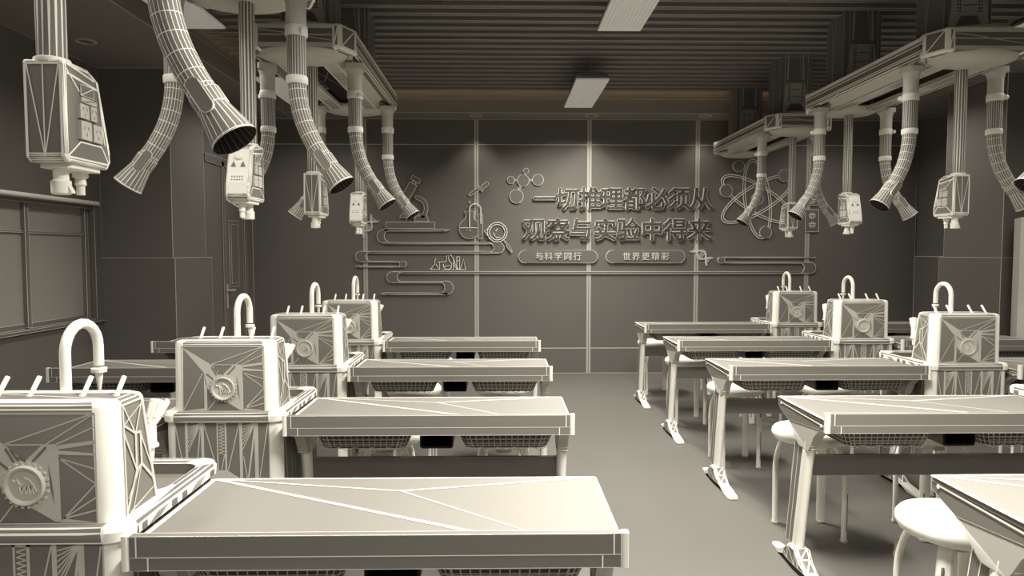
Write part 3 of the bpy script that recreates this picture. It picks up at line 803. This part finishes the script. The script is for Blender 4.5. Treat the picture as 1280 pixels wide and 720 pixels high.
for x, k, l in HD:
    x += .022 if x < 0 else .005
    y = 1.735 + 1.18*k if k % 2 == 0 else 3.06 + 1.18*(k-1); rz = 0 if k % 2 == 0 else PI
    lab = 'white socket box on a pole, ' + l; g = 'hanging socket boxes'
    if first: H0.location = (x, y, 0); H0['label'] = lab; H0['group'] = g; first = False
    else: copy_tree(H0, (x, y, 0), rz, lab, g)

# ================================================================== AIR CONDITIONER CABINET
t = thing('air_conditioner', 'tall floor-standing louvred air conditioner cabinet at the right frame edge', 'air conditioner', (4.556, 5.45, 0), math.radians(-30))
b = MB(); b.box(-.29, .29, 0, .34, 0.0, 1.75, mode=0); b.build('cabinet', PALE_LINE, t, w=.006, smooth=0)
b = MB()
for k in range(5): b.prism([(-.004, 1.69-.05*k), (-.03, 1.655-.05*k), (-.026, 1.65-.05*k), (0, 1.68-.05*k)], 'x', -.23, .23, mode=2)
b.build('louvre_blades', CREAM, t)
b = MB()
b.box(-.23, .23, -.006, 0, .12, 1.42, mode=2, mi=1)
for k in range(26): b.box(-.23, .23, -.012, -.006, .14+.049*k, .156+.049*k, mode=2)
for k in range(16): b.box(-.225+.03*k-.003, -.225+.03*k+.003, -.014, -.008, .12, 1.42, mode=2)
b.build('front_grille', [PALE_LINE, DARK], t, smooth=0)

# ================================================================== WALL ART AND LETTERING
WY = YB
def W(px, py): return on_plane_y(px, py, WY)
def plate(b, pts, d=.022, y=None, mode=0, mi=0):
    """closed outline in photo pixels, raised from the wall"""
    q = [W(*p) for p in pts]
    ar = sum(q[i][0]*q[(i+1) % len(q)][1]-q[(i+1) % len(q)][0]*q[i][1] for i in range(len(q)))
    if ar < 0: q = q[::-1]
    y0 = WY - .002
    b.loft([[(p[0], y0, p[1]) for p in q], [(p[0], y0-d, p[1]) for p in q]], mode, mi, cap0=False, cap1=True)
def arcp(cx, cy, r, a0, a1, n=10, ry=None):
    ry = ry or r
    return [(cx + r*math.cos(math.radians(a0+(a1-a0)*k/n)), cy + ry*math.sin(math.radians(a0+(a1-a0)*k/n))) for k in range(n+1)]
def bar(b, x0, y0, x1, y1, w=1.6, d=.02):
    dx, dy = x1-x0, y1-y0; L = math.hypot(dx, dy); nx, ny = -dy/L*w/2, dx/L*w/2
    plate(b, [(x0+nx, y0+ny), (x1+nx, y1+ny), (x1-nx, y1-ny), (x0-nx, y0-ny)], d)
def rod(b, pts, r=.0055, closed=False, off=.012, mi=1):
    q = [W(*p) for p in pts]
    P = [(p[0], WY-off, p[1]) for p in q]
    if closed: P.append(P[0])
    b.tube(P, r, 6, mode=2, mi=mi)
WA = [CLAY, LINEW] if False else None
LINEW = mat('wall_line', (.80, .77, .69))
WM = [SOFTW := mat('plate_clay', (.15, .14, .122), (.80, .77, .69)), LINEW]
def capl(b, x, ya, yb, xi, side):
    """crescent end cap; side -1 left, 1 right"""
    cy, r = (ya+yb)/2, (yb-ya)/2
    outer = arcp(x - side*r, cy, r, -90, 90) if side > 0 else arcp(x - side*r, cy, r, 90, 270)
    ri = r*.82
    inner = arcp(xi - side*ri, cy, ri, 90, -90) if side > 0 else arcp(xi - side*ri, cy, ri, 270, 90)
    plate(b, outer + inner, .022)
def art(name, label, cat, b, w=.010):
    o = b.build(name, WM, w=w, smooth=0); tag(o, label, cat, 'raised wall art'); return o
# cloud ribbons
b = MB()
plate(b, [(563.5, 287.5), (556, 289.2), (481, 289.2), (481, 286.4), (555, 286.4)])
capl(b, 471.4, 286.6, 304, 480.8, -1); bar(b, 480, 304, 624, 304, 2.2); capl(b, 630.5, 303, 316.5, 617, 1); bar(b, 623, 315.3, 455, 315.3, 2.8)
capl(b, 444.6, 313.8, 327.4, 457.8, -1); bar(b, 452, 327, 502, 327, 1.8); capl(b, 508.7, 326.2, 334, 500, 1); bar(b, 502, 333.2, 445, 333.2, 1.8)
art('cloud_ribbon', 'raised folded cloud line under the microscope picture on the back wall', 'wall art', b)
b = MB()
plate(b, [(475.5, 367.2), (482, 365.6), (560, 366), (560, 368.4), (482, 368.4)])
capl(b, 567, 350.8, 368.4, 556, 1); bar(b, 558, 352.6, 491, 352.6, 2.2); capl(b, 483.5, 339.2, 353.6, 497, -1)
bar(b, 492, 340.7, 1008, 340.7, 3.2); capl(b, 1019, 327.7, 341.9, 1004.5, 1); bar(b, 1011, 328.3, 903, 328.3, 1.8); capl(b, 896, 321.3, 329.1, 905, -1); bar(b, 903, 321.8, 1018, 321.8, 1.6)
art('cloud_ribbon', 'very long raised cloud line running under the slogan on the back wall', 'wall art', b)
# molecule
b = MB()
cs = [(657.5, 213.9, 3.6), (638.6, 225.3, 4.8), (653.9, 225.8, 7.6), (672.4, 225, 7.1), (645.6, 245.6, 8.8)]
for x, y, r in cs:
    plate(b, arcp(x, y, r, 0, 342, 19), .02)
for q in ((657, 217.4, 656, 218.5), (643.5, 225.4, 646.5, 225.5), (661.5, 225.5, 665.4, 225.2), (651, 233, 648.6, 237.3)): bar(b, *q, 2.4, .012)
art('molecule_sign', 'raised five circle molecule left above the slogan', 'wall art', b)
# microscope
b = MB()
plate(b, [(482.5, 277.5), (544, 277.5), (544, 286), (482.5, 286)], .03)
plate(b, [(518, 277), (520, 270), (534, 269.5), (536.5, 277)], .03)
out = arcp(520, 260.5, 15.5, -95, 55, 14) + [(523, 268)] + arcp(520, 260.5, 10.5, 40, -85, 12)
plate(b, out, .03)
plate(b, [(499.5, 272.5), (502, 267.5), (526, 267.5), (524, 272.5)], .025)
plate(b, [(512.5, 227.5), (522, 232), (512, 250), (502.5, 245)], .035)
plate(b, [(516.5, 226), (521, 228.5), (519.5, 231.5), (515, 229)], .03)
plate(b, [(516, 219), (526.5, 225), (524, 230.5), (513.5, 224)], .035)
art('microscope_sign', 'raised outline microscope on the back wall, half hidden by hoses', 'wall art', b)
# flask, tube and siphon
b = MB()
plate(b, arcp(587, 285.5, 13.2, -62, 242, 26) + [(582.5, 268), (581, 266.5), (581, 264), (593, 264), (593, 266.5), (592, 268)], .02)
rod(b, [(575, 285), (597, 285)], .005, off=.026); 
plate(b, [(597.3, 268), (603.6, 268)] + arcp(600.4, 296, 3.1, 0, 180, 8), .028)
rod(b, [(587, 284), (587, 262)] + arcp(594, 262, 7, 180, 360, 12) + [(601, 280)], .008, off=.032)
rod(b, [(583, 288), (584, 288.2)], .006, off=.028); rod(b, [(588, 289), (587, 287.5)], .006, off=.028)
art('flask_sign', 'raised round flask joined to a test tube by a bent pipe', 'wall art', b)
b = MB()
plate(b, [(586, 243), (587.5, 241), (597, 235), (599.5, 238), (589, 244.5), (586.5, 245.5)], .02)
plate(b, [(598.5, 232.5), (604, 238.5), (602.5, 240), (597, 234)], .026)
plate(b, [(601, 233)] + arcp(608.5, 230, 2.6, -125, 55, 8) + [(604, 237)], .024)
plate(b, [(586, 251.5), (588.3, 251.5), (588.3, 254.5), (586, 254.5)], .014)
art('dropper_sign', 'small raised slanting pipette with a drop above the round flask', 'wall art', b)
# magnifier
b = MB()
n = 30
o_, i_ = arcp(621.5, 290.5, 12.2, 0, 348, n-1), arcp(621.5, 290.5, 9.6, 0, 348, n-1)
rod(b, o_, .006, True, .03); rod(b, i_, .006, True, .03)
plate(b, o_, .018)
rod(b, [(613, 283), (605.6, 289), (613, 299)], .0055, off=.03)
bar(b, 629.5, 300, 633, 304.5, 1.6, .02)
plate(b, [(632, 307), (635, 304.5), (640.5, 314), (639, 316)], .026)
for q in (((619.5, 289), (622, 286)), ((616.5, 291), (619, 296)), ((620, 297), (625.5, 296.5))): rod(b, q, .006, off=.024)
art('magnifier_sign', 'raised magnifying glass with speckled lens beside the round flask', 'wall art', b)
# row of small apparatus
b = MB()
rod(b, [(538, 337), (543.5, 330), (543.5, 326), (545, 323)], .0045); rod(b, [(545, 330), (549, 337), (538.5, 337)], .0055)
rod(b, [(549.5, 337), (549.5, 328), (547.5, 327.8), (556, 327.2)], .0045); rod(b, [(556, 328), (558, 326.5), (558.3, 320), (560.5, 319.3), (561.5, 326), (565, 330)], .0048)
rod(b, arcp(559.5, 331.5, 5.4, 10, 200, 12), .005); rod(b, [(555, 333.5), (561, 332), (564.5, 330.5), (563, 336)], .0045)
rod(b, [(563, 318.5), (566, 322), (568.5, 327), (566, 330), (572, 337)], .0055); rod(b, [(567.5, 325), (566.5, 337)], .0048)
rod(b, [(571, 337), (571, 321), (573.5, 320.3), (574.5, 322), (574.5, 337)], .0048); rod(b, [(571, 326), (574.5, 326)], .004); rod(b, [(568, 328), (573, 337)], .005)
rod(b, [(575, 337), (579.5, 323.5), (582, 337), (575, 337)], .005); rod(b, [(552, 337.3), (582, 337.3)], .004)
art('apparatus_sign', 'tiny raised row of flasks and beakers between the cloud lines', 'wall art', b)
# DNA pieces
def dna(b, cx, cy, s, rot):
    def T(p):
        a = math.radians(rot); return (cx + s*(p[0]*math.cos(a)-p[1]*math.sin(a)), cy + s*(p[0]*math.sin(a)+p[1]*math.cos(a)))
    n = 26
    for ph in (0, PI):
        for off in (0, 1.6):
            rod(b, [T((-14+28*k/n, (5.6)*math.sin(PI*1.0*(k/n*2)-PI/2+ph) + off-.8)) for k in range(n+1)], .0045)
    for x in (-11.5, -9.5, -2, 0, 2, 9.5, 11.5):
        h = 5.6*abs(math.sin(PI*((x+14)/28*2)-PI/2)); rod(b, [T((x, -h)), T((x, h))], .004, off=.01)
b = MB(); dna(b, 876.5, 318.5, 1.0, 40); art('dna_sign', 'raised twisted DNA strand at the right end of the slogan', 'wall art', b)
b = MB(); dna(b, 459.5, 283, 1.05, -48); art('dna_sign', 'raised twisted DNA strand at the far left of the wall art', 'wall art', b)
# atom
b = MB()
def ell(cx, cy, a, c, rot, n=44):
    r = math.radians(rot)
    return [(cx + a*math.cos(t)*math.cos(r) - c*math.sin(t)*math.sin(r), cy + a*math.cos(t)*math.sin(r) + c*math.sin(t)*math.cos(r)) for t in [2*PI*k/n for k in range(n)]]
for rot, a, c in ((83, 50, 17), (31, 51, 18), (-31, 51, 18)):
    rod(b, ell(946, 249, a, c, rot), .0055, True); rod(b, ell(946, 249, a-2.8, c-2.8, rot), .0055, True)
for x, y, r in ((922.5, 208, 7.3), (907, 238.7, 8), (946, 248.8, 7.5), (980, 219.7, 8), (956, 290.6, 7.6)): plate(b, arcp(x, y, r, 0, 345, 23), .026)
art('atom_sign', 'large raised atom with three orbits behind the hanging hoses', 'wall art', b)
# framed squares at the right
for (y0, y1), lb in (((233, 257), 'upper'), ((262, 290), 'lower')):
    b = MB(); plate(b, [(1005.5, y0), (1022.5, y0), (1022.5, y1), (1005.5, y1)], .02)
    rows = (270, 281) if lb == 'lower' else (241, 251)
    for cy in rows:
        for k in range(8):
            a = 2*PI*k/8 + .39
            rod(b, [(1014+1.6*math.cos(a), cy+1.6*math.sin(a)), (1014+4.4*math.cos(a), cy+4.2*math.sin(a))], .006, off=.026)
        if True: rod(b, [(1009.5, cy-1), (1018.5, cy-1)], .004, off=.026)
    art('framed_sign', '%s of the two small framed plaques right of the atom' % lb, 'wall sign', b)
# pills
def pill(x0, x1, y0, y1, lab):
    b = MB(); r = (y1-y0)/2; cy = (y0+y1)/2
    plate(b, arcp(x1-r, cy, r, -90, 90, 12) + arcp(x0+r, cy, r, 90, 270, 12), .025)
    return art('pill_plaque', lab, 'wall sign', b, .009)
pill(648, 746.7, 312.6, 328.8, 'rounded plaque under the slogan, left one of two'); pill(757, 855.8, 312.6, 328.8, 'rounded plaque under the slogan, right one of two')
# lettering
def glyph(ch, off):
    c = bpy.data.curves.new('g', 'FONT'); c.body = ch; c.offset = off; c.resolution_u = 3
    o = bpy.data.objects.new('g', c); C.objects.link(o)
    dg = bpy.context.evaluated_depsgraph_get(); dg.update()
    oe = o.evaluated_get(dg); me = oe.to_mesh()
    bm = bmesh.new(); bm.from_mesh(me); oe.to_mesh_clear()
    bpy.data.objects.remove(o); bpy.data.curves.remove(c)
    bmesh.ops.remove_doubles(bm, verts=bm.verts[:], dist=1e-5)
    return bm
def letter(ch, px, py, size_px, base_y, depth, off, face_off, label, group, solid=False, squash=1.0):
    """character whose cell centre is at photo pixel (px, py)"""
    cx, cz = W(px, py); k = (W(px+1, py)[0]-cx)*size_px
    b = MB()
    def put(y0, d, mi, grow):
        bm = glyph(ch, 0)
        bmesh.ops.recalc_face_normals(bm, faces=bm.faces[:])
        def P(v, y): return (cx + (v.co.x-.46)*k*squash, y, cz + (v.co.y-.35)*k)
        for f in bm.faces:
            pts = [P(v, y0-d) for v in f.verts]
            nn = (Vector(pts[1])-Vector(pts[0])).cross(Vector(pts[2])-Vector(pts[0]))
            b.face(pts if nn.y < 0 else pts[::-1], 2, mi)
        g = grow*k
        for e in bm.edges:
            if len(e.link_faces) == 1:
                A, Bq = Vector(P(e.verts[0], y0)), Vector(P(e.verts[1], y0)); u = (Bq-A)
                if u.length < 1e-6: continue
                u.normalize(); n_ = Vector((u.z, 0, -u.x))
                q = [A-u*g*.6-n_*g*.6, A-u*g, A-u*g*.6+n_*g*.6] if False else None
                poly = [A-u*g*.75-n_*g*.6, A-n_*g, Bq-n_*g, Bq+u*g*.75-n_*g*.6, Bq+u*g*.75+n_*g*.6, Bq+n_*g, A+n_*g, A-u*g*.75+n_*g*.6]
                dd = Vector((0, d, 0))
                b.loft([poly, [p-dd for p in poly]], 2, mi, cap0=False, cap1=True, capmode=2)
        bm.free()
    put(base_y, depth, 1, off)
    if not solid: put(base_y-depth+.001, .004, 0, face_off)
    o = b.build('wall_letter', WM, smooth=0); tag(o, label, 'letter', group)
L1 = '一切推理都必须从'; x1 = [679.5, 707.5, 736.5, 763.5, 791.5, 819.5, 847.5, 874.5]
L2 = '观察与实验中得来'; x2 = [666.5, 696, 725, 755, 783.5, 813.5, 842.5, 872]
ordw = ['first', 'second', 'third', 'fourth', 'fifth', 'sixth', 'seventh', 'last']
for i, (ch, x) in enumerate(zip(L1, x1)):
    letter(ch, x, 249.3, 29.0, WY-.006, .03, .040, .020, 'raised outline character %s, %s in the upper slogan line' % (ch, ordw[i]), 'upper slogan characters')
for i, (ch, x) in enumerate(zip(L2, x2)):
    letter(ch, x, 288.0, 29.0, WY-.006, .03, .040, .020, 'raised outline character %s, %s in the lower slogan line' % (ch, ordw[i]), 'lower slogan characters')
for i, (ch, x) in enumerate(zip('与科学同行', [673.5, 685, 697, 709, 721])):
    letter(ch, x, 320.6, 10.4, WY-.027, .012, .014, 0, 'small pale character %s, %s on the left rounded plaque' % (ch, (ordw[:4]+['last'])[i]), 'left plaque characters', True)
for i, (ch, x) in enumerate(zip('世界更精彩', [782.3, 794, 806, 818.3, 830.5])):
    letter(ch, x, 320.6, 10.4, WY-.027, .012, .014, 0, 'small pale character %s, %s on the right rounded plaque' % (ch, (ordw[:4]+['last'])[i]), 'right plaque characters', True)
